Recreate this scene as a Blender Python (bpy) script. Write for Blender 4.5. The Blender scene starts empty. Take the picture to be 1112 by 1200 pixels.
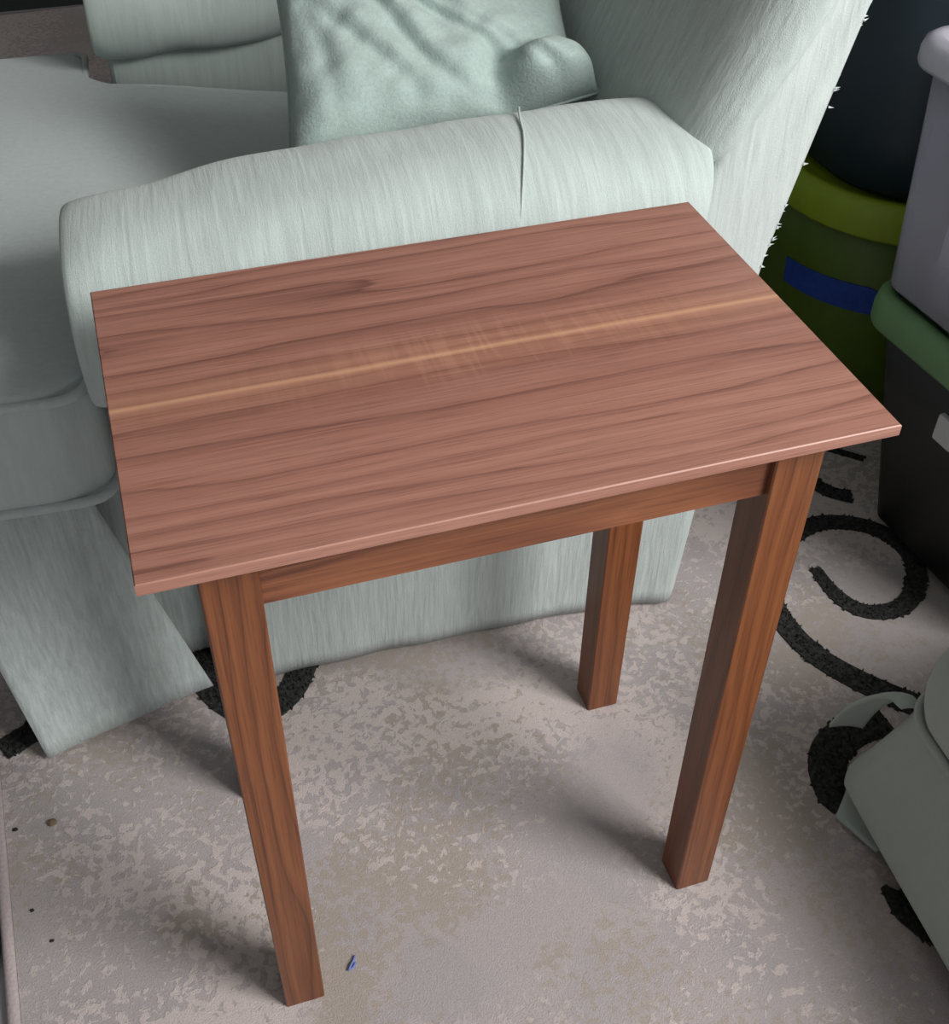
import bpy, bmesh, math, random
from mathutils import Vector, Matrix, noise

random.seed(7)
C = bpy.context.scene.collection
SC = bpy.context.scene

# ------------------------------------------------------------------ camera
cam_d = bpy.data.cameras.new('camera')
cam = bpy.data.objects.new('camera', cam_d)
C.objects.link(cam)
cam_d.sensor_fit = 'HORIZONTAL'
cam_d.sensor_width = 36.0
cam_d.lens = 36.0 * 1372.19 / 1112.0
cam_d.clip_start = 0.05
cam_d.clip_end = 60
R = Matrix(((0.951638, 0.199259, -0.233839),
            (-0.307047, 0.642441, -0.702133),
            (0.010321, 0.739977, 0.672553)))
M4 = R.to_4x4()
M4.translation = Vector((0.0369, -0.4977, 1.07908))
cam.matrix_world = M4
SC.camera = cam

# ------------------------------------------------------------------ world, lights, exposure
W = bpy.data.worlds.new('room_light')
SC.world = W
W.use_nodes = True
bg = W.node_tree.nodes['Background']
bg.inputs[0].default_value = (0.93, 0.97, 1.0, 1)
bg.inputs[1].default_value = 0.45


def area_light(name, loc, target, sx, sy, power, col):
    d = bpy.data.lights.new(name, 'AREA')
    d.shape = 'RECTANGLE'
    d.size = sx
    d.size_y = sy
    d.energy = power
    d.color = col
    o = bpy.data.objects.new(name, d)
    C.objects.link(o)
    o.location = loc
    o.rotation_euler = (Vector(target) - Vector(loc)).to_track_quat('-Z', 'Y').to_euler()
    return o


area_light('window_daylight', (1.65, -1.35, 2.0), (0.2, 0.3, 0.4), 1.0, 1.0, 90, (1.0, 0.985, 0.97))

SC.view_settings.view_transform = 'Standard'
SC.view_settings.look = 'None'
SC.view_settings.gamma = 1.0
SC.view_settings.exposure = 0.0
SC.view_settings.use_curve_mapping = False


# ------------------------------------------------------------------ helpers
def bm_new():
    return bmesh.new()


def obj(name, bm, mat=None, parent=None, smooth=False):
    me = bpy.data.meshes.new(name)
    bmesh.ops.recalc_face_normals(bm, faces=bm.faces)
    bm.to_mesh(me)
    bm.free()
    o = bpy.data.objects.new(name, me)
    C.objects.link(o)
    if mat:
        me.materials.append(mat)
    if parent:
        o.parent = parent
    if smooth:
        for p in me.polygons:
            p.use_smooth = True
    return o


def tag(o, label, cat, group=None):
    o['label'] = label
    o['category'] = cat
    if group:
        o['group'] = group
    return o


def thing(name, label, cat, loc=(0, 0, 0), rz=0.0, group=None):
    o = bpy.data.objects.new(name, None)
    C.objects.link(o)
    o.empty_display_size = 0.05
    o.location = loc
    o.rotation_euler = (0, 0, rz)
    return tag(o, label, cat, group)


def structure(o):
    o['kind'] = 'structure'
    return o


def mod(o, kind, **kw):
    m = o.modifiers.new(kind.lower(), kind)
    for k, v in kw.items():
        setattr(m, k, v)
    return m


def box(bm, x0, x1, y0, y1, z0, z1):
    v = [bm.verts.new(p) for p in ((x0, y0, z0), (x1, y0, z0), (x1, y1, z0), (x0, y1, z0),
                                   (x0, y0, z1), (x1, y0, z1), (x1, y1, z1), (x0, y1, z1))]
    for f in ((0, 3, 2, 1), (4, 5, 6, 7), (0, 1, 5, 4), (1, 2, 6, 5), (2, 3, 7, 6), (3, 0, 4, 7)):
        bm.faces.new([v[i] for i in f])
    return v


def hexa(bm, bot, top):
    v = [bm.verts.new(p) for p in bot] + [bm.verts.new(p) for p in top]
    for f in ((0, 3, 2, 1), (4, 5, 6, 7), (0, 1, 5, 4), (1, 2, 6, 5), (2, 3, 7, 6), (3, 0, 4, 7)):
        bm.faces.new([v[i] for i in f])


def loft(bm, rings, closed=True, caps=True):
    """rings: list of equal-length point lists."""
    L = [[bm.verts.new(p) for p in r] for r in rings]
    n = len(L[0])
    for a, b in zip(L[:-1], L[1:]):
        for i in range(n if closed else n - 1):
            j = (i + 1) % n
            bm.faces.new((a[i], a[j], b[j], b[i]))
    if caps and closed:
        bm.faces.new(L[0][::-1])
        bm.faces.new(L[-1])
    return L


def tube(bm, pts, r, n=8, closed=False):
    pts = [Vector(p) for p in pts]
    rings = []
    m = len(pts)
    for i, p in enumerate(pts):
        a = pts[(i - 1) % m] if (closed or i > 0) else p
        b = pts[(i + 1) % m] if (closed or i < m - 1) else p
        t = (b - a).normalized()
        up = Vector((0, 0, 1)) if abs(t.z) < 0.9 else Vector((1, 0, 0))
        s = t.cross(up).normalized()
        u = s.cross(t)
        rings.append([p + s * (r * math.cos(2 * math.pi * k / n)) + u * (r * math.sin(2 * math.pi * k / n)) for k in range(n)])
    if closed:
        rings.append(rings[0])
        L = [[bm.verts.new(q) for q in rr] for rr in rings[:-1]]
        for i in range(m):
            a, b = L[i], L[(i + 1) % m]
            for k in range(n):
                bm.faces.new((a[k], a[(k + 1) % n], b[(k + 1) % n], b[k]))
    else:
        loft(bm, rings)


def rrect(x0, x1, y0, y1, r, z, n=8):
    out = []
    for cx, cy, a0 in ((x1 - r, y1 - r, 0), (x0 + r, y1 - r, 90), (x0 + r, y0 + r, 180), (x1 - r, y0 + r, 270)):
        for k in range(n + 1):
            a = math.radians(a0 + 90.0 * k / n)
            out.append((cx + r * math.cos(a), cy + r * math.sin(a), z))
    return out


def round_poly(pts, r, n=5):
    """round the corners of a plan polygon (list of (x, y))."""
    out = []
    m = len(pts)
    for i in range(m):
        p, a, b = Vector(pts[i]), Vector(pts[i - 1]), Vector(pts[(i + 1) % m])
        d1 = (a - p).normalized()
        d2 = (b - p).normalized()
        s, e = p + d1 * r, p + d2 * r
        for k in range(n + 1):
            t = k / n
            out.append((1 - t) ** 2 * s + 2 * t * (1 - t) * p + t * t * e)
    return out


def catmull(pts, sub=6):
    P = [Vector(p) for p in pts]
    P = [P[0] * 2 - P[1]] + P + [P[-1] * 2 - P[-2]]
    out = []
    for i in range(1, len(P) - 2):
        for k in range(sub):
            t = k / sub
            a, b, c, d = P[i - 1], P[i], P[i + 1], P[i + 2]
            out.append(0.5 * ((2 * b) + (c - a) * t + (2 * a - 5 * b + 4 * c - d) * t * t + (3 * b - a - 3 * c + d) * t ** 3))
    out.append(P[-2])
    return out


def lerp(a, b, t):
    return a + (b - a) * t


def interp(tab, x):
    if x <= tab[0][0]:
        return tab[0][1]
    for (a, va), (b, vb) in zip(tab[:-1], tab[1:]):
        if x <= b:
            return lerp(va, vb, (x - a) / (b - a))
    return tab[-1][1]


# ------------------------------------------------------------------ materials
class NT:
    def __init__(self, name):
        self.m = bpy.data.materials.new(name)
        self.m.use_nodes = True
        self.t = self.m.node_tree
        self.b = self.t.nodes['Principled BSDF']

    def n(self, kind, **kw):
        nd = self.t.nodes.new(kind)
        for k, v in kw.items():
            if k.startswith('i_'):
                key = k[2:].replace('_', ' ')
                nd.inputs[int(key) if key.isdigit() else key].default_value = v
            else:
                setattr(nd, k, v)
        return nd

    def l(self, a, b):
        self.t.links.new(a, b)

    def ramp(self, src, stops, interp='LINEAR'):
        r = self.n('ShaderNodeValToRGB')
        r.color_ramp.interpolation = interp
        e = r.color_ramp.elements
        while len(e) < len(stops):
            e.new(0.5)
        for i, (p, c) in enumerate(stops):
            e[i].position = p
            e[i].color = (c[0], c[1], c[2], 1) if not isinstance(c, (int, float)) else (c, c, c, 1)
        self.l(src, r.inputs[0])
        return r.outputs[0]

    def math(self, op, a, b=None, clamp=False):
        nd = self.n('ShaderNodeMath', operation=op)
        nd.use_clamp = clamp
        for i, v in enumerate((a, b)):
            if v is None:
                continue
            if isinstance(v, (int, float)):
                nd.inputs[i].default_value = v
            else:
                self.l(v, nd.inputs[i])
        return nd.outputs[0]

    def mix(self, fac, a, b, mode='MIX'):
        nd = self.n('ShaderNodeMix', data_type='RGBA', blend_type=mode)
        for s, v in ((nd.inputs['Factor'], fac), (nd.inputs['A'], a), (nd.inputs['B'], b)):
            pass
        for idx, v in ((0, fac), (6, a), (7, b)):
            if isinstance(v, (int, float)):
                nd.inputs[idx].default_value = v
            elif isinstance(v, tuple):
                nd.inputs[idx].default_value = (v[0], v[1], v[2], 1)
            else:
                self.l(v, nd.inputs[idx])
        return nd.outputs[2]

    def coord(self, scale=(1, 1, 1), loc=(0, 0, 0), rot=(0, 0, 0)):
        tc = self.n('ShaderNodeTexCoord')
        mp = self.n('ShaderNodeMapping')
        mp.inputs['Scale'].default_value = scale
        mp.inputs['Location'].default_value = loc
        mp.inputs['Rotation'].default_value = rot
        self.l(tc.outputs['Object'], mp.inputs[0])
        return mp.outputs[0]

    def noise(self, vec, scale, detail=3, rough=0.55, dist=0.0):
        nd = self.n('ShaderNodeTexNoise')
        nd.inputs['Scale'].default_value = scale
        nd.inputs['Detail'].default_value = detail
        nd.inputs['Roughness'].default_value = rough
        nd.inputs['Distortion'].default_value = dist
        self.l(vec, nd.inputs['Vector'])
        return nd.outputs['Fac']

    def bump(self, h, strength=0.5, dist=0.002, prev=None):
        nd = self.n('ShaderNodeBump')
        nd.inputs['Strength'].default_value = strength
        nd.inputs['Distance'].default_value = dist
        self.l(h, nd.inputs['Height'])
        if prev:
            self.l(prev, nd.inputs['Normal'])
        self.l(nd.outputs[0], self.b.inputs['Normal'])
        return nd.outputs[0]

    def base(self, c, rough=0.6, spec=0.5):
        if isinstance(c, tuple):
            self.b.inputs['Base Color'].default_value = (c[0], c[1], c[2], 1)
        else:
            self.l(c, self.b.inputs['Base Color'])
        self.b.inputs['Roughness'].default_value = rough
        self.b.inputs['Specular IOR Level'].default_value = spec


def fabric(name, col, streak=(160, 10, 10), amt=0.22, bump=0.6, fine=900):
    m = NT(name)
    v = m.coord(streak)
    s = m.noise(v, 1.0, 3, 0.6, 0.3)
    f = m.noise(m.coord(), fine, 2, 0.7)
    blot = m.noise(m.coord(), 5.0, 3)
    k = m.math('ADD', m.math('MULTIPLY', s, 0.65), m.math('MULTIPLY', f, 0.35))
    lo = tuple(c * (1 - amt) for c in col)
    hi = tuple(min(1, c * (1 + amt)) for c in col)
    c1 = m.ramp(k, [(0.33, lo), (0.5, col), (0.68, hi)])
    c2 = m.mix(m.math('MULTIPLY', blot, 0.25), c1, tuple(c * q for c, q in zip(col, (1.06, 0.98, 0.94))))
    m.base(c2, 0.92, 0.15)
    m.b.inputs['Sheen Weight'].default_value = 0.25
    m.b.inputs['Sheen Roughness'].default_value = 0.6
    m.bump(k, bump, 0.003)
    return m.m


MINT = (0.455, 0.525, 0.505)
F_ARM = fabric('mint_chenille_arm', MINT, (150, 12, 12), 0.16, 0.55)
F_SEAT = fabric('mint_seat_cloth', (0.47, 0.54, 0.53), (120, 170, 20), 0.08, 0.3)
F_SKIRT = fabric('mint_chenille_skirt', (0.43, 0.49, 0.48), (230, 230, 14), 0.22, 0.7)
F_BACK = fabric('mint_chenille_back', MINT, (60, 190, 22), 0.18, 0.65)
F_PANEL = fabric('mint_chenille_panel', (0.50, 0.555, 0.54), (170, 60, 16), 0.14, 0.5)
F_PILLOW = fabric('mint_pillow_cloth', (0.36, 0.455, 0.43), (260, 260, 260), 0.13, 0.45)
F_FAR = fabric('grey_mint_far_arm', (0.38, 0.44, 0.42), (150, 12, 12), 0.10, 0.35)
F_OTT = fabric('sage_ottoman_cloth', (0.33, 0.385, 0.355), (60, 60, 60), 0.05, 0.15)


def wood(name, axis, dark, mid, light, per=38.0, warp=2.2, rough=0.38, streak_y=None, seed=0.0, tear=1.0, burl=0.0, lng_amt=0.4):
    """long-grained wood; axis is the grain direction in object space."""
    m = NT(name)
    sl, sx = 1.0, 6.0
    sc = {'x': (sl, sx, sx), 'y': (sx, sl, sx), 'z': (sx, sx, sl)}[axis]
    v = m.coord(sc, (seed, seed * 1.7, seed * 0.6))
    warp_n = m.noise(v, 1.6, 2, 0.45, 0.4 + burl)
    wob = m.noise(m.coord(tuple(k * 4 for k in sc), (seed, 3, 1)), 1.0, 3, 0.6)
    tc = m.n('ShaderNodeTexCoord')
    sp = m.n('ShaderNodeSeparateXYZ')
    m.l(tc.outputs['Object'], sp.inputs[0])
    if axis == 'x':
        cross = m.math('ADD', sp.outputs[1], m.math('MULTIPLY', sp.outputs[2], 0.7))
    elif axis == 'y':
        cross = m.math('ADD', sp.outputs[0], m.math('MULTIPLY', sp.outputs[2], 0.7))
    else:
        cross = m.math('ADD', sp.outputs[0], m.math('MULTIPLY', sp.outputs[1], 0.6))
    t = m.math('ADD', m.math('MULTIPLY', cross, per), m.math('ADD', m.math('MULTIPLY', warp_n, warp * 3.2), m.math('MULTIPLY', wob, 0.45)))
    fr = m.math('FRACT', t)
    # growth rings: slow fade to a thin dark late-wood line
    band = m.ramp(fr, [(0.0, mid), (0.25, light), (0.70, mid), (0.88, tuple(k * 0.45 + q * 0.55 for k, q in zip(dark, mid))), (0.955, tuple(k * 0.72 for k in dark)), (0.985, mid)])
    zone = m.noise(m.coord(tuple(k * 0.9 for k in sc), (seed + 5, 0, seed)), 1.3, 2, 0.5)
    c = m.mix(m.ramp(zone, [(0.34, 0.6), (0.55, tear)]), mid, band)
    # slow colour drift and fine pores along the grain
    drift = m.noise(m.coord(tuple(k * 0.8 for k in sc), (seed + 9, 2, 4)), 1.0, 3, 0.55, burl * 2)
    c = m.mix(m.ramp(drift, [(0.35, 0.0), (0.7, 0.45)]), c, light)
    c = m.mix(m.ramp(drift, [(0.28, 0.4), (0.5, 0.0)]), c, dark)
    fsc = {'x': (16, 750, 750), 'y': (750, 16, 750), 'z': (750, 750, 16)}[axis]
    fib = m.noise(m.coord(fsc), 1.0, 3, 0.6)
    c = m.mix(m.ramp(fib, [(0.34, 0.42), (0.50, 0.0)]), c, tuple(k * 0.75 for k in dark))
    fib2 = m.noise(m.coord(tuple(k * 0.6 for k in fsc), (3, 1, 7)), 1.0, 3, 0.6)
    c = m.mix(m.ramp(fib2, [(0.50, 0.0), (0.70, 0.30)]), c, tuple(min(1, k * 1.25) for k in light))
    lng = m.noise(m.coord(tuple(k * q for k, q in zip(fsc, {'x': (0.10, 0.30, 0.30), 'y': (0.30, 0.10, 0.30), 'z': (0.30, 0.30, 0.10)}[axis]))), 1.0, 4, 0.6)
    c = m.mix(m.ramp(lng, [(0.36, lng_amt), (0.52, 0.0)]), c, dark)
    c = m.mix(m.ramp(lng, [(0.52, 0.0), (0.68, lng_amt)]), c, tuple(min(1, k * 1.12) for k in light))
    if streak_y is not None:
        d = m.math('ABSOLUTE', m.math('ADD', m.math('SUBTRACT', sp.outputs[1], streak_y), m.math('MULTIPLY', m.math('SUBTRACT', wob, 0.5), 0.004)))
        c = m.mix(m.ramp(d, [(0.0, 0.36), (0.010, 0.22), (0.030, 0.0)]), c, (0.50, 0.25, 0.145))
        # curly figure across the grain beside the joint, strongest in the middle
        curl = m.noise(m.coord((170, 14, 1)), 1.0, 2, 0.5, 0.3)
        px = m.math('ABSOLUTE', m.math('SUBTRACT', sp.outputs[0], 0.27))
        cm = m.math('MULTIPLY', m.ramp(d, [(0.0, 0.55), (0.045, 0.0)]), m.ramp(px, [(0.0, 1.0), (0.20, 0.15)]))
        c = m.mix(m.math('MULTIPLY', cm, m.ramp(curl, [(0.50, 0.0), (0.62, 0.5)])), c, (0.27, 0.10, 0.07))
        c = m.mix(m.math('MULTIPLY', cm, m.ramp(curl, [(0.38, 0.45), (0.50, 0.0)])), c, (0.56, 0.29, 0.19))
        c = m.mix(m.ramp(d, [(0.0, 0.55), (0.0009, 0.35), (0.0024, 0.0)]), c, (0.66, 0.38, 0.22))
    m.base(c, rough, 0.5)
    m.bump(fib, 0.12, 0.0006)
    return m.m


WTOP = wood('walnut_top', 'x', (0.150, 0.058, 0.044), (0.295, 0.132, 0.095), (0.365, 0.178, 0.131), per=44, warp=2.0, lng_amt=0.20, rough=0.45, streak_y=0.169, seed=1.3)
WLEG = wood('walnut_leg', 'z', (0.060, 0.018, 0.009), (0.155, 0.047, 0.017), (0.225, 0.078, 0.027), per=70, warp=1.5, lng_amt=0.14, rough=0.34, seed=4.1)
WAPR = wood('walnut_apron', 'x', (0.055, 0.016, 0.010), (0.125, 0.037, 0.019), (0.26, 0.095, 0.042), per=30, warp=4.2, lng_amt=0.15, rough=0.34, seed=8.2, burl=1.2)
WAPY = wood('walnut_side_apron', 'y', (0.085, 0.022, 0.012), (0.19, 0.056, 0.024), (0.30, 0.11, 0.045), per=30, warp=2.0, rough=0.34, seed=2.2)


def plain(name, col, rough=0.5, spec=0.5, var=0.08, bump=0.0, sc=40):
    m = NT(name)
    n = m.noise(m.coord(), sc, 3)
    c = m.ramp(n, [(0.3, tuple(k * (1 - var) for k in col)), (0.7, tuple(min(1, k * (1 + var)) for k in col))])
    m.base(c, rough, spec)
    if bump:
        m.bump(n, bump, 0.002)
    return m.m


P_BLACK = plain('black_plastic', (0.012, 0.013, 0.013), 0.45, 0.4)
P_NAVY = plain('navy_plastic', (0.016, 0.028, 0.040), 0.4, 0.4)
P_LIME = plain('lime_plastic', (0.05, 0.09, 0.002), 0.42, 0.4)
P_LIMEL = plain('lime_lid_plastic', (0.17, 0.235, 0.005), 0.42, 0.4)
P_GREEN = plain('green_lid_plastic', (0.105, 0.20, 0.085), 0.42, 0.4)
P_TAPE = plain('blue_tape', (0.010, 0.040, 0.24), 0.6, 0.3, 0.15, 0.2, 120)
P_LABEL = plain('grey_label', (0.5, 0.5, 0.52), 0.6, 0.3)
P_PAPER = plain('white_paper', (0.75, 0.74, 0.72), 0.7, 0.2)
P_DARKW = plain('dark_cabinet_wood', (0.018, 0.022, 0.021), 0.5, 0.4)
P_METAL = plain('dull_metal', (0.25, 0.25, 0.25), 0.4, 0.5)
P_FLOOR = plain('grey_floor', (0.40, 0.385, 0.40), 0.55, 0.4, 0.1)
P_WALL = plain('warm_grey_wall', (0.27, 0.27, 0.265), 0.85, 0.2)
P_CEIL = plain('ceiling_paint', (0.50, 0.50, 0.49), 0.9, 0.1)
P_TRIM = plain('white_trim', (0.7, 0.7, 0.68), 0.5, 0.4)
P_BLUE = plain('blue_thread', (0.16, 0.20, 0.48), 0.8, 0.2)
P_CRUMB = plain('brown_crumb', (0.16, 0.115, 0.075), 0.9, 0.1)
P_DCRUMB = plain('dark_crumb', (0.03, 0.03, 0.032), 0.9, 0.1)
P_BIND = plain('rug_binding_cloth', (0.36, 0.31, 0.305), 0.95, 0.1, 0.1, 0.4, 300)


def clear_mat():
    m = NT('cloudy_clear_plastic')
    m.base((0.72, 0.71, 0.82), 0.22, 0.4)
    m.b.inputs['Transmission Weight'].default_value = 0.74
    m.b.inputs['IOR'].default_value = 1.12
    return m.m


P_CLEAR = clear_mat()
P_CLEARRIM = plain('cloudy_rim_plastic', (0.34, 0.33, 0.38), 0.35, 0.5)


def rug_mat():
    m = NT('rug_pile')
    base = (0.43, 0.385, 0.38)
    light = (0.61, 0.53, 0.505)
    tan = (0.37, 0.315, 0.255)
    grey = (0.385, 0.35, 0.355)
    warp = m.noise(m.coord(), 9.0, 2, 0.5)
    big = m.noise(m.coord((1, 1, 1), (0.31, 0.72, 0)), 4.6, 2, 0.5, 0.6)
    big2 = m.noise(m.coord((1, 1, 1), (4.2, 1.1, 0)), 5.5, 2, 0.5, 0.4)
    rag = m.noise(m.coord(), 92.0, 3, 0.6, 0.3)
    rag2 = m.noise(m.coord((1, 1, 1), (7, 3, 0)), 115.0, 3, 0.6, 0.3)
    band = m.ramp(m.noise(m.coord((1, 1, 1), (2, 5, 0), (0, 0, 0.8)), 3.6, 1, 0.4, 0.5), [(0.40, 0.0), (0.47, 1.0)])
    kl = m.math('ADD', m.math('MULTIPLY', m.math('SUBTRACT', big, 0.47), 1.5), m.math('MULTIPLY', m.math('SUBTRACT', rag, 0.5), 1.9))
    ml = m.math('MULTIPLY', m.ramp(kl, [(0.04, 0.0), (0.14, 0.72)]), band)
    kt = m.math('ADD', m.math('MULTIPLY', m.math('SUBTRACT', big2, 0.5), 1.6), m.math('MULTIPLY', m.math('SUBTRACT', rag2, 0.5), 1.3))
    mt = m.ramp(kt, [(0.02, 0.0), (0.14, 0.65)])
    mg = m.ramp(warp, [(0.5, 0.0), (0.56, 0.6)])
    c = m.mix(mg, base, grey)
    c = m.mix(mt, c, tan)
    c = m.mix(ml, c, light)
    pile = m.noise(m.coord(), 650.0, 3, 0.7)
    c = m.mix(m.ramp(pile, [(0.3, 0.28), (0.62, 0.0)]), c, (0.16, 0.14, 0.14))
    m.base(c, 0.97, 0.08)
    m.b.inputs['Sheen Weight'].default_value = 0.15
    nb = m.bump(pile, 0.55, 0.003)
    m.bump(ml, 0.35, 0.0015, nb)
    return m.m


P_RUG = rug_mat()
P_SHAG = plain('black_shag', (0.030, 0.031, 0.030), 0.95, 0.08, 0.6, 0.0, 200)

# ------------------------------------------------------------------ the setting
FZ = -0.012     # floor level; the rug's pile ends at z = 0
bm = bm_new(); box(bm, -2.4, 2.3, -2.2, 3.4, FZ - 0.1, FZ)
structure(obj('floor', bm, P_FLOOR))
bm = bm_new(); box(bm, -2.4, 2.3, 3.4, 3.5, FZ, 2.4)
structure(obj('wall_back', bm, P_WALL))
bm = bm_new(); box(bm, 2.3, 2.4, 0.0, 3.5, FZ, 2.4)
structure(obj('wall_right', bm, P_WALL))
bm = bm_new(); box(bm, -2.5, -2.4, -2.2, 3.5, FZ, 2.4)
structure(obj('wall_left', bm, P_WALL))  # out of view, added to block ambient light from the left
bm = bm_new(); box(bm, -2.5, 2.4, -2.2, 3.5, 2.4, 2.5)
structure(obj('ceiling', bm, P_CEIL))  # out of view, added to limit the ambient light from above
bm = bm_new(); box(bm, -2.4, 2.3, 3.385, 3.4, FZ, 0.10)
structure(obj('baseboard_back', bm, P_TRIM))
bm = bm_new(); box(bm, 2.285, 2.3, 0.0, 3.385, FZ, 0.10)
structure(obj('baseboard_right', bm, P_TRIM))

# ------------------------------------------------------------------ rug
rug = thing('area_rug', 'beige and mauve mottled area rug with black shag swirls under the table and armchair', 'rug', (0, 0, FZ))
bm = bm_new()
RA = math.radians(2.35)


def rug_pt(x, y):
    return (-0.2045 + x * math.cos(RA) - y * math.sin(RA), x * math.sin(RA) + y * math.cos(RA))


ed = [rug_pt(*q) for q in ((0.006, -1.3), (2.15, -1.3), (2.15, 2.76), (0.006, 2.76))]
hexa(bm, [(a, b, 0.0) for a, b in ed], [(a, b, -FZ) for a, b in ed])
obj('pile', bm, P_RUG, rug)
bm = bm_new()
ed = [rug_pt(*q) for q in ((0, -1.305), (2.156, -1.305), (2.156, 2.766), (0, 2.766))]
for a, b in zip(ed, ed[1:] + ed[:1]):
    tube(bm, [(a[0], a[1], 0.0072), (b[0], b[1], 0.0072)], 0.0072, 10)
obj('binding', bm, P_BIND, rug, True)


def swirl(pts, w):
    """a ribbon of black shag: low bed plus leaning tufts."""
    pts = catmull([(p[0], p[1], 0) for p in pts], 7)
    m = len(pts)
    bm = bm_new()
    z0 = -FZ
    rl, rr = [], []
    dens = []
    for i, p in enumerate(pts):
        t = (pts[min(i + 1, m - 1)] - pts[max(i - 1, 0)]).normalized()
        s = Vector((-t.y, t.x, 0))
        ww = interp(w, i / (m - 1)) * 0.5
        rl.append(p + s * ww)
        rr.append(p - s * ww)
        dens.append((p, s, ww, t))
    for i in range(m - 1):
        q = [rl[i], rr[i], rr[i + 1], rl[i + 1]]
        hexa(bm, [(v.x, v.y, z0 - 0.004) for v in q], [(v.x, v.y, z0 + 0.002) for v in q])
    for i in range(m - 1):
        (p, s, ww, t), (p2, s2, ww2, t2) = dens[i], dens[i + 1]
        ln = (p2 - p).length
        k = max(1, int(ln * ww * 2 / (0.0040 ** 2)))
        for _ in range(k):
            f, g = random.random(), random.uniform(-1.03, 1.03)
            c = p.lerp(p2, f) + s.lerp(s2, f) * (lerp(ww, ww2, f) * g)
            r = random.uniform(0.0024, 0.0040)
            h = random.uniform(0.003, 0.0062)
            a0 = random.random() * 6.28
            tip = Vector((c.x + random.uniform(-0.003, 0.003), c.y + random.uniform(-0.003, 0.003), z0 + h))
            vs = [bm.verts.new((c.x + r * math.cos(a0 + q), c.y + r * math.sin(a0 + q), z0)) for q in (0, 2.09, 4.19)]
            vt = bm.verts.new(tip)
            for q in range(3):
                bm.faces.new((vs[q], vs[(q + 1) % 3], vt))
    return obj('swirl', bm, P_SHAG, rug)


swirl([(0.803, 0.392), (0.803, 0.351), (0.813, 0.318), (0.836, 0.300), (0.877, 0.300), (0.915, 0.330), (0.936, 0.373), (0.930, 0.418), (0.897, 0.453), (0.841, 0.467),
       (0.772, 0.436), (0.727, 0.375), (0.717, 0.317), (0.727, 0.262), (0.752, 0.216), (0.784, 0.175), (0.812, 0.145)],
      [(0, 0.015), (0.1, 0.022), (0.3, 0.026), (0.5, 0.027), (0.7, 0.028), (1, 0.035)])
swirl([(0.868, 0.60), (0.881, 0.568), (0.896, 0.527), (0.915, 0.508), (0.925, 0.503)], [(0, 0.02), (1, 0.026)])
swirl([(0.925, 0.63), (0.955, 0.60), (0.985, 0.570)], [(0, 0.012), (1, 0.012)])
swirl([(0.755, 0.152), (0.71, 0.148), (0.672, 0.131), (0.653, 0.106), (0.641, 0.081), (0.636, 0.058)], [(0, 0.045), (0.6, 0.042), (0.9, 0.026), (1, 0.006)])
swirl([(0.634, -0.034), (0.646, -0.066), (0.670, -0.098), (0.72, -0.122)], [(0, 0.006), (0.3, 0.035), (1, 0.05)])
swirl([(0.012, 0.487), (0.022, 0.433), (0.042, 0.392), (0.072, 0.372), (0.101, 0.385), (0.119, 0.405), (0.138, 0.440)], [(0, 0.04), (0.5, 0.028), (1, 0.034)])
swirl([(-0.212, 0.408), (-0.180, 0.424), (-0.150, 0.447), (-0.11, 0.47)], [(0, 0.03), (1, 0.03)])

# ------------------------------------------------------------------ side table
TL, TD, TH, TT = 0.5023, 0.3268, 0.600, 0.0135
tab = thing('side_table', 'small reddish walnut side table with a rectangular top and four straight legs', 'table', (0, 0, 0))
top = bpy.data.objects.new('tabletop', None)
C.objects.link(top)
top.parent = tab
top.empty_display_size = 0.05
MID = 0.169
for y0, y1 in ((0.0, MID), (MID, TD)):
    bm = bm_new()
    z1, z0 = TH, TH - TT
    e = 0.005      # under-bevel on the outer edges
    b0 = y0 + (e if y0 == 0 else 0)
    b1 = y1 - (e if y1 == TD else 0)
    rings = [[(e, b0, z0), (TL - e, b0, z0), (TL - e, b1, z0), (e, b1, z0)],
             [(0, y0, z0 + 0.005), (TL, y0, z0 + 0.005), (TL, y1, z0 + 0.005), (0, y1, z0 + 0.005)],
             [(0, y0, z1 - 0.0007), (TL, y0, z1 - 0.0007), (TL, y1, z1 - 0.0007), (0, y1, z1 - 0.0007)]]
    t0 = y0 + (0.0008 if y0 == 0 else 0)
    t1 = y1 - (0.0008 if y1 == TD else 0)
    rings.append([(0.0008, t0, z1), (TL - 0.0008, t0, z1), (TL - 0.0008, t1, z1), (0.0008, t1, z1)])
    loft(bm, rings)
    obj('board', bm, WTOP, top)

IX, IY, LT, LB = 0.0338, 0.0262, 0.0382, 0.0361
LH = TH - TT
legs = []
for sx in (0, 1):
    for sy in (0, 1):
        bm = bm_new()

        def sq(w, z, c=0.0012):
            x0 = IX if sx == 0 else TL - IX - w
            y0 = IY if sy == 0 else TD - IY - w
            x1, y1 = x0 + w, y0 + w
            return [(x0 + c, y0, z), (x1 - c, y0, z), (x1, y0 + c, z), (x1, y1 - c, z), (x1 - c, y1, z), (x0 + c, y1, z), (x0, y1 - c, z), (x0, y0 + c, z)]
        loft(bm, [sq(LB, 0.0005), sq(lerp(LB, LT, 0.5), LH * 0.5), sq(LT, LH)])
        obj('leg', bm, WLEG, tab)
AZ0, AZ1 = 0.530, LH
for yy in (IY + 0.006, TD - IY - 0.006 - 0.018):
    bm = bm_new(); box(bm, IX + LT, TL - IX - LT, yy, yy + 0.018, AZ0, AZ1)
    obj('apron', bm, WAPR, tab)
for xx in (IX + 0.006, TL - IX - 0.006 - 0.018):
    bm = bm_new(); box(bm, xx, xx + 0.018, IY + LT, TD - IY - LT, AZ0, AZ1)
    obj('apron', bm, WAPY, tab)

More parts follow.
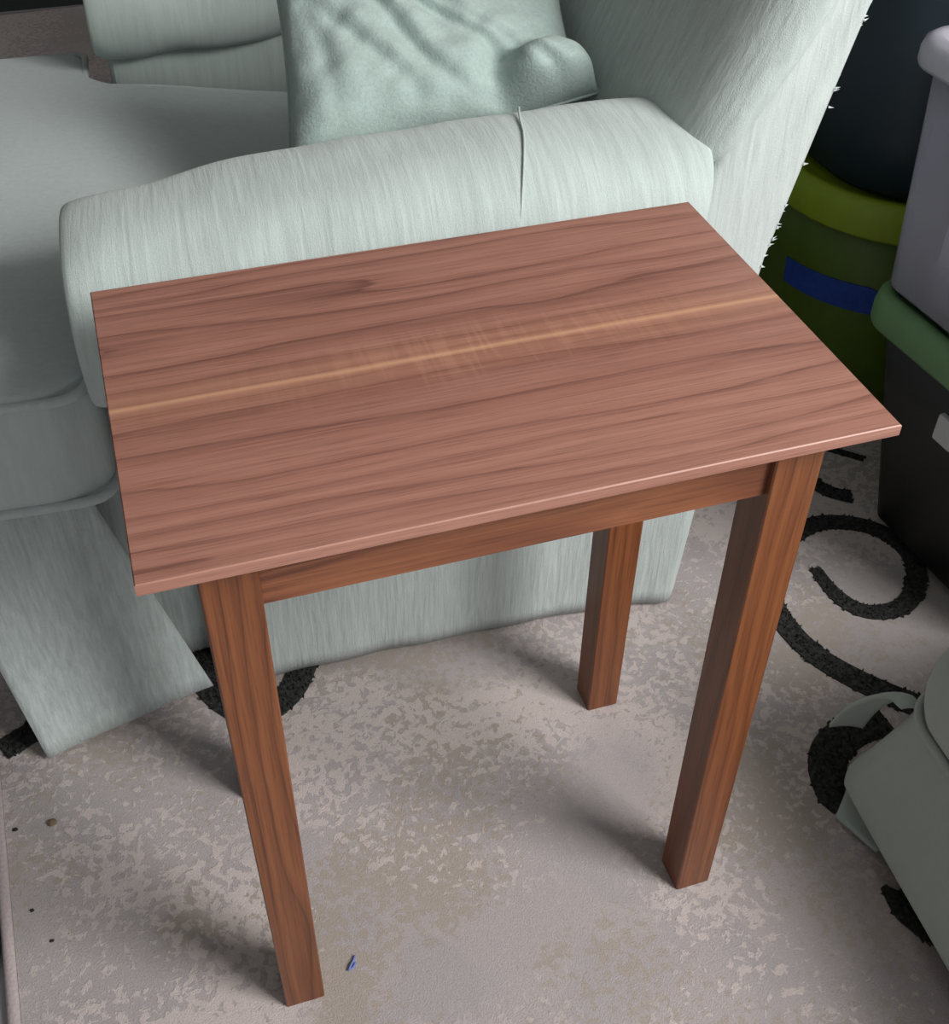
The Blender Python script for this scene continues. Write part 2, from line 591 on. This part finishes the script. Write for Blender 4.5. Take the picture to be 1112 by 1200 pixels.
# ------------------------------------------------------------------ armchair (local x: towards its back, local y: towards the far arm)
chair = thing('armchair', 'large mint green slipcovered armchair with frayed back edge and skirt behind the table', 'armchair', (0.0, 0.437, 0.0), math.radians(-3.5))


def wob(p, sc, amp, seed=0.0):
    return amp * noise.noise(Vector((p[0] * sc + seed, p[1] * sc + seed * 2, p[2] * sc - seed)))


# inner base
bm = bm_new(); box(bm, -0.15, 0.55, 0.045, 0.765, 0.05, 0.335)
obj('base', bm, F_SKIRT, chair)

# seat cushion: a T in plan, grid cells extruded and subdivided
UC = [-0.215 + 0.0386 * i for i in range(6)] + [-0.022 + 0.041 * i for i in range(1, 15)]
VC = [-0.022, 0.002, 0.03, 0.065, 0.10, 0.14] + [0.14 + 0.0431 * i for i in range(1, 14)] + [0.735, 0.77, 0.805, 0.845]


def seat_z(u, v):
    d = min(u + 0.215, v + 0.022, 0.845 - v)
    zz = 0.452 - 0.14 * max(0, u + 0.02) - 0.022 * max(0, v)
    return max(zz, 0.385) + 0.010 * (1 - math.exp(-max(d, 0) / 0.05)) + 0.004 * noise.noise(Vector((u * 7, v * 7, 0)))


bm = bm_new()
zl = [0.338, 0.350, 0.36, 0.40, None, None]
vid = {}
NI, NJ = len(UC) - 1, len(VC) - 1


def sv(i, j, k):
    key = (i, j, k)
    if key not in vid:
        u, v = UC[i], VC[j]
        if i == 5 and j in (0, NJ):
            u, v = u - 0.018, v + (0.016 if j == 0 else -0.022)
        elif i == 5 and abs(v - 0.70) < 0.004:
            u, v = u + 0.016, v + 0.018
        zt = seat_z(u, v)
        z = (0.316, 0.330, 0.5 * (0.318 + zt), zt - 0.014, zt)[k]
        vid[key] = bm.verts.new((u, v, z))
    return vid[key]


def inside(i, j):
    u = 0.5 * (UC[i] + UC[i + 1])
    v = 0.5 * (VC[j] + VC[j + 1])
    return u < -0.022 or 0.14 < v < 0.70


NI, NJ = len(UC) - 1, len(VC) - 1
cells = {(i, j) for i in range(NI) for j in range(NJ) if inside(i, j)}
for (i, j) in cells:
    bm.faces.new([sv(a, b, 4) for a, b in ((i, j), (i + 1, j), (i + 1, j + 1), (i, j + 1))])
    bm.faces.new([sv(a, b, 0) for a, b in ((i, j), (i, j + 1), (i + 1, j + 1), (i + 1, j))])
    for (di, dj, e) in ((-1, 0, ((i, j + 1), (i, j))), (1, 0, ((i + 1, j), (i + 1, j + 1))), (0, -1, ((i, j), (i + 1, j))), (0, 1, ((i + 1, j + 1), (i, j + 1)))):
        if (i + di, j + dj) not in cells:
            for k in range(4):
                bm.faces.new((sv(*e[0], k), sv(*e[1], k), sv(*e[1], k + 1), sv(*e[0], k + 1)))
seat = obj('seat_cushion', bm, F_SEAT, chair, True)
mod(seat, 'SUBSURF', levels=2, render_levels=2)
T = [(-0.215, -0.022), (-0.022, -0.022), (-0.022, 0.14), (0.55, 0.14), (0.55, 0.70), (-0.022, 0.70), (-0.022, 0.845), (-0.215, 0.845)]
outl = round_poly(T, 0.036, 6)
dense = []
for a, b in zip(outl, outl[1:] + outl[:1]):
    n = max(1, int((b - a).length / 0.03))
    for k in range(n):
        dense.append(a.lerp(b, k / n))
for lev in (0, 1):
    bm = bm_new()
    pts = [(p.x, p.y, (seat_z(p.x, p.y) - 0.008) if lev else 0.321) for p in dense]
    tube(bm, pts, 0.0050, 8, True)
    obj('piping', bm, F_SEAT, seat, True)
# band cloth of the cushion front: vertical ribs
bm = bm_new()


# arms -----------------------------------------------------------------
def make_arm(vc, mat, sgn):
    bm = bm_new()
    # position along the arm, width factor, top height, underside height
    prof = [(-0.008, 0.66, 0.558, 0.440), (-0.019, 0.80, 0.569, 0.428), (-0.024, 0.88, 0.575, 0.420), (-0.018, 0.94, 0.580, 0.415), (0.004, 0.97, 0.586, 0.412), (0.045, 0.985, 0.591, 0.413),
            (0.10, 1.0, 0.599, 0.416), (0.17, 1.0, 0.609, 0.42), (0.26, 1.0, 0.622, 0.425), (0.36, 1.0, 0.627, 0.43), (0.45, 1.0, 0.627, 0.43), (0.50, 0.995, 0.626, 0.43), (0.530, 0.985, 0.624, 0.43), (0.541, 0.97, 0.621, 0.433), (0.545, 0.93, 0.616, 0.437)]
    us = []
    for (a, sa, ha, ga), (b, sb, hb, gb) in zip(prof[:-1], prof[1:]):
        n = 3 if b - a > 0.05 else 1
        for k in range(n):
            t = k / n
            us.append((lerp(a, b, t), lerp(sa, sb, t), lerp(ha, hb, t), lerp(ga, gb, t)))
    us.append(prof[-1])
    rings = []
    N = 44
    for u, s, h, g in us:
        ring = []
        g += 0.038 if sgn < 0 else 0.0
        hw, hh = 0.104 * s, 0.5 * (h - g)
        zc = 0.5 * (h + g)
        for k in range(N):
            a = 2 * math.pi * k / N
            c, sn = math.cos(a), math.sin(a)
            e = 2.0 / 2.5
            dv = math.copysign(abs(c) ** e, c) * hw
            dz = math.copysign(abs(sn) ** e, sn) * hh
            p = (u + (0.02 if sgn < 0 else 0.0) + max(0, (u - 0.45) / 0.1) * 0.35 * (zc + dz - 0.57), vc + dv, zc + dz)
            w = wob(p, 9, 0.006 if sgn > 0 else 0.012, sgn) + wob(p, 28, 0.0022, sgn + 3)
            r = Vector((0, dv, dz)).normalized()
            ring.append((p[0], p[1] + r.y * w, p[2] + r.z * w))
        rings.append(ring)
    loft(bm, rings)
    o = obj('arm', bm, mat, chair, True)
    mod(o, 'SUBSURF', levels=1, render_levels=2)
    # upright panel under the roll
    bm = bm_new()
    box(bm, 0.012, 0.60, vc - 0.032 if sgn > 0 else vc - 0.055, vc + 0.075 if sgn > 0 else vc + 0.032, 0.33, 0.50)
    pn = obj('arm_panel', bm, mat, o)
    mod(pn, 'BEVEL', width=0.012, segments=3)
    return o


arm_near = make_arm(0.042, F_ARM, 1)
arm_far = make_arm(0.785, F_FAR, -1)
# seams across the near arm
bm = bm_new()
pts = []
for k in range(30):
    a = math.radians(-30 + 190 * k / 29)
    c, sn = math.cos(a), math.sin(a)
    e = 2 / 2.5
    dv = math.copysign(abs(c) ** e, c) * 0.105
    dz = math.copysign(abs(sn) ** e, sn) * 0.0995
    pts.append((0.392 + 0.030 * math.cos(a), 0.042 + dv, 0.5285 + dz))
tube(bm, pts, 0.0011, 6)
obj('seam', bm, F_ARM, arm_near, True)

# back: outer panel with the flat near side, and the stuffed inside back -----------------
us_t = [(0.0, 0.50), (0.40, 0.50), (0.55, 0.545), (0.605, 0.577), (0.73, 0.652), (0.82, 0.695), (0.94, 0.735)]
ur_t = [(0.0, 0.600), (0.128, 0.612), (0.461, 0.637), (0.62, 0.672), (0.718, 0.694), (0.82, 0.732), (0.94, 0.765)]
bm = bm_new()
zs = [0.03, 0.16, 0.285, 0.30, 0.36, 0.42, 0.48, 0.54, 0.60, 0.66, 0.72, 0.78, 0.84, 0.90, 0.94]
rings = []
for z in zs:
    a, b = interp(us_t, z), interp(ur_t, z)
    b = max(b, a + 0.03)
    c = 0.008
    rr = [(a, 0.004, z), (a + c, -0.002, z)] + [(lerp(a, b, t), -0.002 + 0.004 * math.sin(t * 3.1 + z * 9), z) for t in (0.3, 0.5, 0.7)] + \
         [(b - c, -0.002, z), (b, 0.006, z)]
    rr += [(b, v, z) for v in (0.2, 0.42, 0.64)] + [(b, 0.822, z), (b - c, 0.83, z), (a + c, 0.83, z), (a, 0.822, z)] + [(a, v, z) for v in (0.6, 0.4, 0.2)]
    if z < 0.29:
        rr = [(u, min(v + 0.022, 0.81), zz) for u, v, zz in rr]
    rings.append(rr)
loft(bm, rings)
bp = obj('back_panel', bm, F_PANEL, chair, True)

uf_t = [(0.36, 0.455), (0.45, 0.470), (0.55, 0.495), (0.62, 0.522), (0.73, 0.572), (0.82, 0.615), (0.90, 0.66), (0.94, 0.69)]
bm = bm_new()
rings = []
zs = [0.40, 0.46, 0.52, 0.575, 0.595, 0.615, 0.64, 0.67, 0.70, 0.74, 0.78, 0.82, 0.86, 0.90, 0.935, 0.955]
for i, z in enumerate(zs):
    f, s = interp(uf_t, z), interp(us_t, z)
    s = max(s, f + 0.035)
    tuck = {0: 0.02, len(zs) - 1: 0.02}.get(i, 0.0)
    below = 0.05 if z < 0.58 else (0.010 if z < 0.60 else 0.0)
    n0 = -0.024 + below
    pl = [(s + 0.02, n0 + 0.05), (s + 0.003, n0 + 0.026), (s - 0.002, n0 + 0.008), (s - 0.016, n0), (lerp(f, s, 0.56), n0 + 0.003), (lerp(f, s, 0.26), n0 + 0.020), (lerp(f, s, 0.10), n0 + 0.052),
          (f + 0.004, n0 + 0.105), (f, n0 + 0.16)]
    pl += [(f - 0.006 * math.sin(t * math.pi), lerp(n0 + 0.16, 0.67, t)) for t in (0.25, 0.5, 0.75)]
    far = [(u, 0.827 - v) for u, v in pl[::-1]]
    full = pl + far
    rr = []
    for u, v in full:
        u2 = u + tuck * (1 if u < s else 0)
        w = wob((u2, v, z), 8, 0.006, 2)
        rr.append((u2 - w, v, z))
    rings.append(rr)
loft(bm, rings)
ib = obj('inside_back', bm, F_BACK, chair, True)
mod(ib, 'SUBSURF', levels=1, render_levels=2)

# frayed threads along the rear edge of the near side
bm = bm_new()
for k in range(26):
    z = random.uniform(0.44, 0.80)
    if random.random() < 0.5:
        z = random.choice((0.50, 0.515, 0.585, 0.655, 0.672, 0.70, 0.71)) + random.uniform(-0.008, 0.008)
    u = interp(ur_t, z)
    L = random.uniform(0.0003, 0.0014)
    w = random.uniform(0.0006, 0.0012)
    v = random.uniform(-0.002, 0.006)
    tip = Vector((u + L, v + random.uniform(-0.002, 0.002), z + random.uniform(-0.0018, 0.0018)))
    b0 = [bm.verts.new((u - 0.004, v + dv, z + dz)) for dv, dz in ((-w, -w), (w, -w), (0, w * 1.4))]
    t0 = bm.verts.new(tip)
    for q in range(3):
        bm.faces.new((b0[q], b0[(q + 1) % 3], t0))
fr = obj('fringe', bm, F_PANEL, bp)
fr['kind'] = 'stuff'


# skirt ------------------------------------------------------------------
def sheet(name, grid, mat, parent, th=0.004):
    """grid: rows of points -> a cloth sheet with thickness."""
    bm = bm_new()
    V = [[bm.verts.new(p) for p in r] for r in grid]
    for a, b in zip(V[:-1], V[1:]):
        for i in range(len(a) - 1):
            bm.faces.new((a[i], a[i + 1], b[i + 1], b[i]))
    o = obj(name, bm, mat, parent, True)
    mod(o, 'SUBSURF', levels=1, render_levels=1, boundary_smooth='PRESERVE_CORNERS')
    mod(o, 'SOLIDIFY', thickness=th, offset=0.0)
    return o


inv = Matrix.Rotation(math.radians(3.5), 3, 'Z')


def loc(x, y, z):
    """room position -> the armchair's own axes."""
    return tuple(inv @ (Vector((x, y, z)) - Vector((0.0, 0.437, 0.0))))


hem = [(0.066, 0.421), (0.107, 0.419), (0.20, 0.419), (0.286, 0.416), (0.40, 0.412), (0.494, 0.406), (0.55, 0.397), (0.585, 0.391), (0.597, 0.401)]
hem = catmull([(a, b, 0) for a, b in hem], 3)
rows = []
for k in range(9):
    t = k / 8
    z = lerp(0.009, 0.345, t)
    rows.append([loc(p.x + 0.02 * t * (1 if p.x > 0.5 else 0), lerp(p.y, 0.424 - 0.055 * p.x, t ** 0.7) + 0.0025 * math.sin(p.x * 60) * (1 - t), z) for p in hem])
sheet('skirt', rows, F_SKIRT, chair)
rows = []
for k in range(6):
    t = k / 5
    rows.append([loc(lerp(-0.14, 0.10, s / 5), 0.485 - 0.004 * math.sin(s), lerp(0.009, 0.32, t)) for s in range(6)])
sheet('skirt_pleat', rows, F_SKIRT, chair)
# corner flap, swung out from the side
BL, BR = Vector((-0.163, 0.381, 0.006)), Vector((0.026, 0.427, 0.008))
TLp, TRp = Vector((-0.205, 0.424, 0.335)), Vector((-0.060, 0.447, 0.335))
rows = []
for k in range(9):
    t = k / 8
    a, b = BL.lerp(TLp, t), BR.lerp(TRp, t)
    row = []
    for s in range(11):
        q = a.lerp(b, s / 10)
        q.y += 0.006 * math.sin(s / 10 * math.pi) * math.sin(t * math.pi) + wob(q, 14, 0.004)
        row.append(loc(*q))
    rows.append(row)
sheet('skirt_flap', rows, F_SKIRT, chair)
# front skirt, turned away from the table
rows = []
for k in range(6):
    t = k / 5
    rows.append([(-0.19 - 0.006 * (1 - t) * math.sin(s * 1.1), lerp(0.05, 0.82, s / 16), lerp(0.009, 0.335, t)) for s in range(17)])
sheet('skirt', rows, F_SKIRT, chair)

# ------------------------------------------------------------------ throw pillow lying in the corner of arm and back
pil = thing('throw_pillow', 'mint green square throw pillow with creased corner resting on the armchair near arm', 'pillow', (0.385, 0.715, 0.672))
PBL, PBR, PTL, PTR = Vector((0.203, 0.600, 0.538)), Vector((0.512, 0.582, 0.584)), Vector((0.232, 0.785, 0.700)), Vector((0.532, 0.745, 0.668))
PO = Vector((0.385, 0.715, 0.672))
az = (PBR - PBL).cross(PTL - PBL).normalized()
PT = 0.055


def pil_pt(s, t):
    s *= 1 - 0.05 * (1 - t * t)
    t *= 1 - 0.05 * (1 - s * s)
    return PBL.lerp(PBR, (s + 1) / 2).lerp(PTL.lerp(PTR, (s + 1) / 2), (t + 1) / 2) - PO


bm = bm_new()
N = 96
lay = {}
for side in (1, -1):
    for i in range(N + 1):
        for j in range(N + 1):
            s, t = -1 + 2 * i / N, -1 + 2 * j / N
            border = i in (0, N) or j in (0, N)
            if side == -1 and border:
                lay[(side, i, j)] = lay[(1, i, j)]
                continue
            th = PT * ((1 - s ** 4) * (1 - t ** 4)) ** 0.5 if not border else 0.0
            p = pil_pt(s, t)
            wr = 0.0
            if side == 1:
                # creases running from the top edge down to the right-hand corner
                for off, wd, am, sl in ((-0.66, 0.075, 0.006, 0.50), (-0.36, 0.065, 0.009, 0.60), (-0.08, 0.07, 0.010, 0.72), (0.16, 0.06, 0.006, 0.75), (-0.90, 0.06, 0.004, 0.30)):
                    d = (s - off) + sl * (t - 0.2) + 0.07 * math.sin(t * 3 + off * 9)
                    fade = max(0.0, 1 - abs(t - 0.1) ** 2.2) * max(0, 1 - abs(s) ** 5)
                    wr -= am * math.exp(-(d / wd) ** 2) * fade
                    wr += am * 0.6 * math.exp(-((d - 0.13) / (wd * 1.3)) ** 2) * fade
                wr += 0.008 * noise.noise(Vector((s * 2.0, t * 2.0, 5))) * min(1, th / 0.03)
                wr += 0.003 * noise.noise(Vector((s * 6, t * 6, 9))) * min(1, th / 0.03)
                # the lower right corner is bunched into a soft knob
                rr = math.hypot((s - 0.80) * 0.95, t + 0.70)
                wr += 0.040 * math.exp(-(rr / 0.27) ** 4) - 0.014 * math.exp(-((rr - 0.40) / 0.10) ** 2) * max(0, min(1, (0.9 - s) * 3))
                wr -= 0.012 * math.exp(-(((s - 0.72) + 0.4 * (t + 0.8)) / 0.05) ** 2) * math.exp(-(rr / 0.25) ** 2)
            p = p + az * (side * th + wr * (1 if not border else 0.5))
            # lower right corner ear droops over the arm
            k = max(0, (s - 0.62) / 0.38) * max(0, (-t - 0.55) / 0.45)
            p += Vector((0.012, -0.004, 0.010)) * k
            lay[(side, i, j)] = bm.verts.new(p)
for side in (1, -1):
    for i in range(N):
        for j in range(N):
            f = [lay[(side, i, j)], lay[(side, i + 1, j)], lay[(side, i + 1, j + 1)], lay[(side, i, j + 1)]]
            if side < 0:
                f.reverse()
            bm.faces.new(f)
obj('pillow_cover', bm, F_PILLOW, pil, True)
bm = bm_new()
edge = []
for i in range(4 * 14):
    q, f = divmod(i, 14)
    f = -1 + 2 * f / 14
    s, t = ((f, -1), (1, f), (-f, 1), (-1, -f))[q]
    k = max(0, (s - 0.62) / 0.38) * max(0, (-t - 0.55) / 0.45)
    edge.append(pil_pt(s, t) + Vector((0.012, -0.004, 0.010)) * k)
tube(bm, edge, 0.0022, 6, True)
obj('seam', bm, F_PILLOW, pil, True)


# ------------------------------------------------------------------ storage bins
def tote_body(bm, x0, x1, y0, y1, z0, z1, r, taper, th=0.004, open_top=True):
    """tapered tub: wider at the top, with wall thickness."""
    n = 10
    rg = []
    for t in (0.0, 0.03, 0.35, 0.7, 1.0):
        k = taper * (1 - t) + (0.012 if t == 0 else 0)
        rg.append(rrect(x0 + k, x1 - k, y0 + k, y1 - k, max(0.01, r - k * 0.4), lerp(z0, z1, t), n))
    if open_top:
        for t in (1.0, 0.5, 0.02):
            k = taper * (1 - t) + th
            rg.append(rrect(x0 + k, x1 - k, y0 + k, y1 - k, max(0.01, r - k * 0.4), lerp(z0 + 0.004, z1, t), n))
    loft(bm, rg)


def tote_lid(bm, x0, x1, y0, y1, z0, h, r, lip=0.010, sunk=0.014):
    n = 10

    def rr(k, z):
        return rrect(x0 + k, x1 - k, y0 + k, y1 - k, max(0.008, r - k), z, n)
    rg = [rr(lip, z0 + 0.002), rr(0.002, z0), rr(0, z0 + 0.004), rr(0, z0 + h * 0.55), rr(0.003, z0 + h * 0.85), rr(0.010, z0 + h), rr(0.020, z0 + h - 0.001), rr(0.028, z0 + h - sunk),
          rr(0.06, z0 + h - sunk)]
    loft(bm, rg)


bins = 'stacked storage bins beside the armchair'
# black tote with green lid
BX, BY, BZR = 0.862, 0.505, math.radians(4)
t = thing('storage_bin', 'black plastic storage bin with green lid standing on the rug', 'storage bin', (BX, BY, 0.0), BZR, bins)
bm = bm_new(); tote_body(bm, 0.010, 0.46, -0.36, -0.006, 0.009, 0.318, 0.040, 0.048, open_top=False)
obj('tub', bm, P_BLACK, t, True)
bm = bm_new(); tote_lid(bm, -0.010, 0.48, -0.37, 0.008, 0.312, 0.042, 0.05)
obj('lid', bm, P_GREEN, t, True)
bm = bm_new(); box(bm, 0.0115, 0.028, -0.180, -0.148, 0.226, 0.262)
lb = obj('label_plate', bm, P_LABEL, t)
mod(lb, 'BEVEL', width=0.003, segments=2)
# cloudy clear tote on top of it
t = thing('storage_bin', 'cloudy clear plastic storage bin on top of the green lidded black bin', 'storage bin', (BX, BY, 0.3552), BZR, bins)
bm = bm_new(); tote_body(bm, -0.010, 0.45, -0.35, 0.006, 0.0, 0.272, 0.035, 0.014, 0.0035)
obj('tub', bm, P_CLEAR, t, True)
bm = bm_new(); tote_lid(bm, -0.026, 0.468, -0.368, 0.022, 0.260, 0.030, 0.045, 0.018, 0.012)
obj('lid', bm, P_CLEARRIM, t, True)
# paper seen through its wall
t2 = thing('paper_stack', 'pale stack of papers inside the cloudy clear storage bin', 'papers', (BX + 0.012, BY - 0.075, 0.3605), BZR)
for k in range(3):
    bm = bm_new(); box(bm, 0.003 * (2 - k), 0.22, -0.20 + 0.003 * k, -0.004 * k, 0.012 + 0.05 * k, 0.060 + 0.05 * k)
    obj('bundle', bm, P_PAPER, t2)

# lime tote behind, with blue tape
LX, LY = 0.888, 0.568
t = thing('storage_bin', 'lime green storage bin with lid and a strip of blue tape', 'storage bin', (LX, LY, FZ + 0.0125), 0, bins)
bm = bm_new(); tote_body(bm, 0.012, 0.50, 0.012, 0.46, 0.002, 0.34, 0.185, 0.034, open_top=False)
obj('tub', bm, P_LIME, t, True)
bm = bm_new(); tote_lid(bm, 0.0, 0.512, 0.0, 0.472, 0.328, 0.050, 0.195, 0.012, 0.018)
obj('lid', bm, P_LIMEL, t, True)


def tub_pt(ang, z, out=0.0012):
    k = 0.034 * (1 - z / 0.34)
    r = 0.185 - k * 0.4
    cx = cy = 0.012 + k + r
    return (cx + (r + out) * math.cos(ang), cy + (r + out) * math.sin(ang), z)


grid_o, grid_i = [], []
bm = bm_new()
for s in range(13):
    f = s / 12
    a = math.radians(lerp(186, 236, f))
    zt, zb = lerp(0.244, 0.252, f) - 0.012 * max(0, f - 0.85) / 0.15, lerp(0.204, 0.208, f)
    if s == 12:
        zt -= 0.020
    grid_o.append((tub_pt(a, zb), tub_pt(a, zt)))
    grid_i.append((tub_pt(a, zb, -0.002), tub_pt(a, zt, -0.002)))
loft(bm, [[o[0], o[1], i[1], i[0]] for o, i in zip(grid_o, grid_i)])
obj('tape_strip', bm, P_TAPE, t)
# navy tote on the lime one
t = thing('storage_bin', 'dark navy storage bin standing on the lime green bin', 'storage bin', (LX + 0.030, LY + 0.020, 0.3625), 0, bins)
bm = bm_new(); tote_body(bm, 0.0, 0.46, 0.0, 0.43, 0.0, 0.40, 0.15, 0.022, open_top=False)
obj('tub', bm, P_NAVY, t, True)
bm = bm_new(); tote_lid(bm, -0.014, 0.474, -0.014, 0.444, 0.392, 0.045, 0.16)
obj('lid', bm, P_NAVY, t, True)

# ------------------------------------------------------------------ ottoman at the right
OX, OY = 0.648, 0.098
ot = thing('ottoman', 'sage green slipcovered ottoman with piped cushion at the right frame edge', 'ottoman', (OX, OY, 0.0), math.radians(-3))


def flare(k, z, n=10, r=0.045):
    return rrect(-k, 0.50 + k, -0.50 - k, k, r, z, n)


bm = bm_new()
rings = []
for z, k in ((0.170, -0.030), (0.164, -0.028), (0.14, -0.024), (0.10, -0.015), (0.06, -0.005), (0.036, 0.0), (0.026, 0.003)):
    base = flare(k, z)
    rr = []
    for i, p in enumerate(base):
        w = wob(p, 11, 0.016) * (1 - min(1, z / 0.17)) + 0.003 * math.sin(i * 1.7 + p[1] * 30) * (1 - min(1, z / 0.17))
        lift = 0.02 * max(0, 1 - abs(p[1] + 0.10) / 0.1) if z < 0.05 and p[0] < 0.05 else 0
        rr.append((p[0] + w, p[1] + w, p[2] + lift))
    rings.append(rr)
loft(bm, rings, caps=False)
o = obj('slipcover_skirt', bm, F_OTT, ot, True)
mod(o, 'SOLIDIFY', thickness=0.004, offset=-1.0)
mod(o, 'SUBSURF', levels=1, render_levels=1)
bm = bm_new()
rings = []
for z, k, r in ((0.160, -0.034, 0.05), (0.170, -0.028, 0.055), (0.20, -0.020, 0.06), (0.245, -0.022, 0.06), (0.28, -0.040, 0.06), (0.305, -0.078, 0.06), (0.318, -0.14, 0.05), (0.322, -0.21, 0.02)):
    rings.append(rrect(-k, 0.50 + k, -0.50 - k, k, r, z, 10))
loft(bm, rings)
o = obj('cushion', bm, F_OTT, ot, True)
mod(o, 'SUBSURF', levels=1, render_levels=1)
bm = bm_new()
tube(bm, rrect(0.026, 0.474, -0.474, -0.026, 0.05, 0.167, 10), 0.0045, 8, True)
obj('piping', bm, F_OTT, ot, True)
bm = bm_new()
for x, y in ((0.05, -0.05), (0.45, -0.05), (0.05, -0.45), (0.45, -0.45)):
    box(bm, x - 0.018, x + 0.018, y - 0.018, y + 0.018, 0.001, 0.10)
box(bm, 0.045, 0.455, -0.455, -0.045, 0.08, 0.16)
obj('frame', bm, P_DARKW, ot)


def world_to_ott(x, y, z):
    return tuple(Matrix.Rotation(math.radians(3), 3, 'Z') @ (Vector((x, y, z)) - Vector((OX, OY, 0))))


# tie strap hanging from the corner
cent = catmull([(0.684, 0.062, 0.158), (0.686, 0.084, 0.150), (0.684, 0.104, 0.122), (0.680, 0.118, 0.090), (0.678, 0.128, 0.050)], 4)
rows = []
for i, c in enumerate(cent):
    f = i / (len(cent) - 1)
    w = lerp(0.010, 0.018, f)
    d = Vector((0.75, -0.55, 0.35)).normalized()
    rows.append([world_to_ott(*(c + d * (w * s) + Vector((0, 0, -0.004 * s * s)))) for s in (-1, -0.5, 0, 0.5, 1)])
sheet('tie_strap', rows, F_OTT, ot, 0.005)
# turned-under corner of the lining, touching the rug
rows = []
for i in range(6):
    f = i / 5
    a = Vector((0.628, 0.050, 0.003)).lerp(Vector((0.646, 0.000, 0.003)), f)
    b = Vector((0.668, 0.085, 0.018)).lerp(Vector((0.680, 0.01, 0.02)), f)
    rows.append([world_to_ott(*(a.lerp(b, s / 4) + Vector((0, 0, 0.004 - 0.004 * math.sin(math.pi * s / 4))))) for s in range(5)])
sheet('lining_corner', rows, F_OTT, ot, 0.003)

# ------------------------------------------------------------------ dark cabinet beyond the armchair
cb = thing('cabinet', 'dark low cabinet at the top left edge beyond the armchair', 'cabinet', (-0.7, 2.80, FZ))
bm = bm_new(); box(bm, 0, 1.3, 0, 0.42, 0.05, 0.60)
o = obj('carcass', bm, P_DARKW, cb); mod(o, 'BEVEL', width=0.004, segments=2)
bm = bm_new(); box(bm, 0.03, 1.27, 0.03, 0.40, 0.0, 0.05)
obj('plinth', bm, P_DARKW, cb)
bm = bm_new(); box(bm, -0.015, 1.315, -0.015, 0.43, 0.60, 0.622)
obj('top', bm, P_DARKW, cb)
for k in range(2):
    bm = bm_new(); box(bm, 0.02 + 0.635 * k, 0.645 + 0.635 * k, -0.018, -0.001, 0.065, 0.585)
    d = obj('door', bm, P_DARKW, cb); mod(d, 'BEVEL', width=0.003, segments=2)
    bm = bm_new(); tube(bm, [(0.60 + 0.10 * k, -0.03, 0.30), (0.60 + 0.10 * k, -0.03, 0.40)], 0.005, 8)
    box(bm, 0.597 + 0.10 * k, 0.603 + 0.10 * k, -0.03, -0.017, 0.31, 0.316)
    box(bm, 0.597 + 0.10 * k, 0.603 + 0.10 * k, -0.03, -0.017, 0.384, 0.39)
    obj('handle', bm, P_METAL, d)

# ------------------------------------------------------------------ black round base by the rug edge
bs = thing('round_base', 'black rounded base on the grey floor at the left edge of the rug', 'base', (-0.2795, 0.172, FZ))
bm = bm_new()
rings = []
for r, z in ((0.052, 0.0005), (0.058, 0.003), (0.060, 0.008), (0.057, 0.014), (0.040, 0.020), (0.016, 0.024), (0.010, 0.030)):
    rings.append([(r * math.cos(2 * math.pi * k / 40), r * math.sin(2 * math.pi * k / 40), z) for k in range(40)])
loft(bm, rings)
obj('disc', bm, P_BLACK, bs, True)
bm = bm_new(); tube(bm, [(0, 0, 0.028), (0, 0, 0.10)], 0.009, 16)
obj('stem', bm, P_BLACK, bs, True)

# ------------------------------------------------------------------ bits on the rug
bt = thing('thread_scrap', 'tiny blue thread scrap on the rug right of the front left table leg', 'thread', (0.101, 0.048, 0.0))
bm = bm_new()
tube(bm, catmull([(-0.004, -0.005, 0.0018), (-0.001, -0.001, 0.003), (0.003, 0.004, 0.0022), (0.005, 0.008, 0.0018)], 4), 0.0011, 6)
obj('strand', bm, P_BLUE, bt, True)
bm = bm_new()
tube(bm, catmull([(-0.005, -0.004, 0.0016), (0.0, -0.004, 0.0026), (0.004, 0.001, 0.0018)], 4), 0.0010, 6)
obj('strand', bm, P_BLUE, bt, True)


def crumb(x, y, r, mat, label, seed):
    bm = bm_new()
    bmesh.ops.create_icosphere(bm, subdivisions=2, radius=r)
    for v in bm.verts:
        n = noise.noise(v.co * (1.4 / r) + Vector((seed, 0, 0)))
        v.co *= 1 + 0.45 * n
        v.co.z *= 0.55
        v.co.x *= 1.25
    o = obj('crumb', bm, mat)
    o.location = (x, y, r * 0.45)
    tag(o, label, 'crumb', 'crumbs on the rug')


crumb(-0.164, 0.296, 0.0040, P_CRUMB, 'brown crumb on the rug below the armchair skirt flap', 1)
crumb(-0.201, 0.299, 0.0022, P_DCRUMB, 'dark crumb on the rug edge left of the brown crumb', 2)
crumb(-0.188, 0.199, 0.0018, P_DCRUMB, 'tiny dark crumb midway along the left edge of the rug', 3)
crumb(-0.171, 0.160, 0.0018, P_DCRUMB, 'tiny dark crumb nearest the photo bottom left corner', 4)
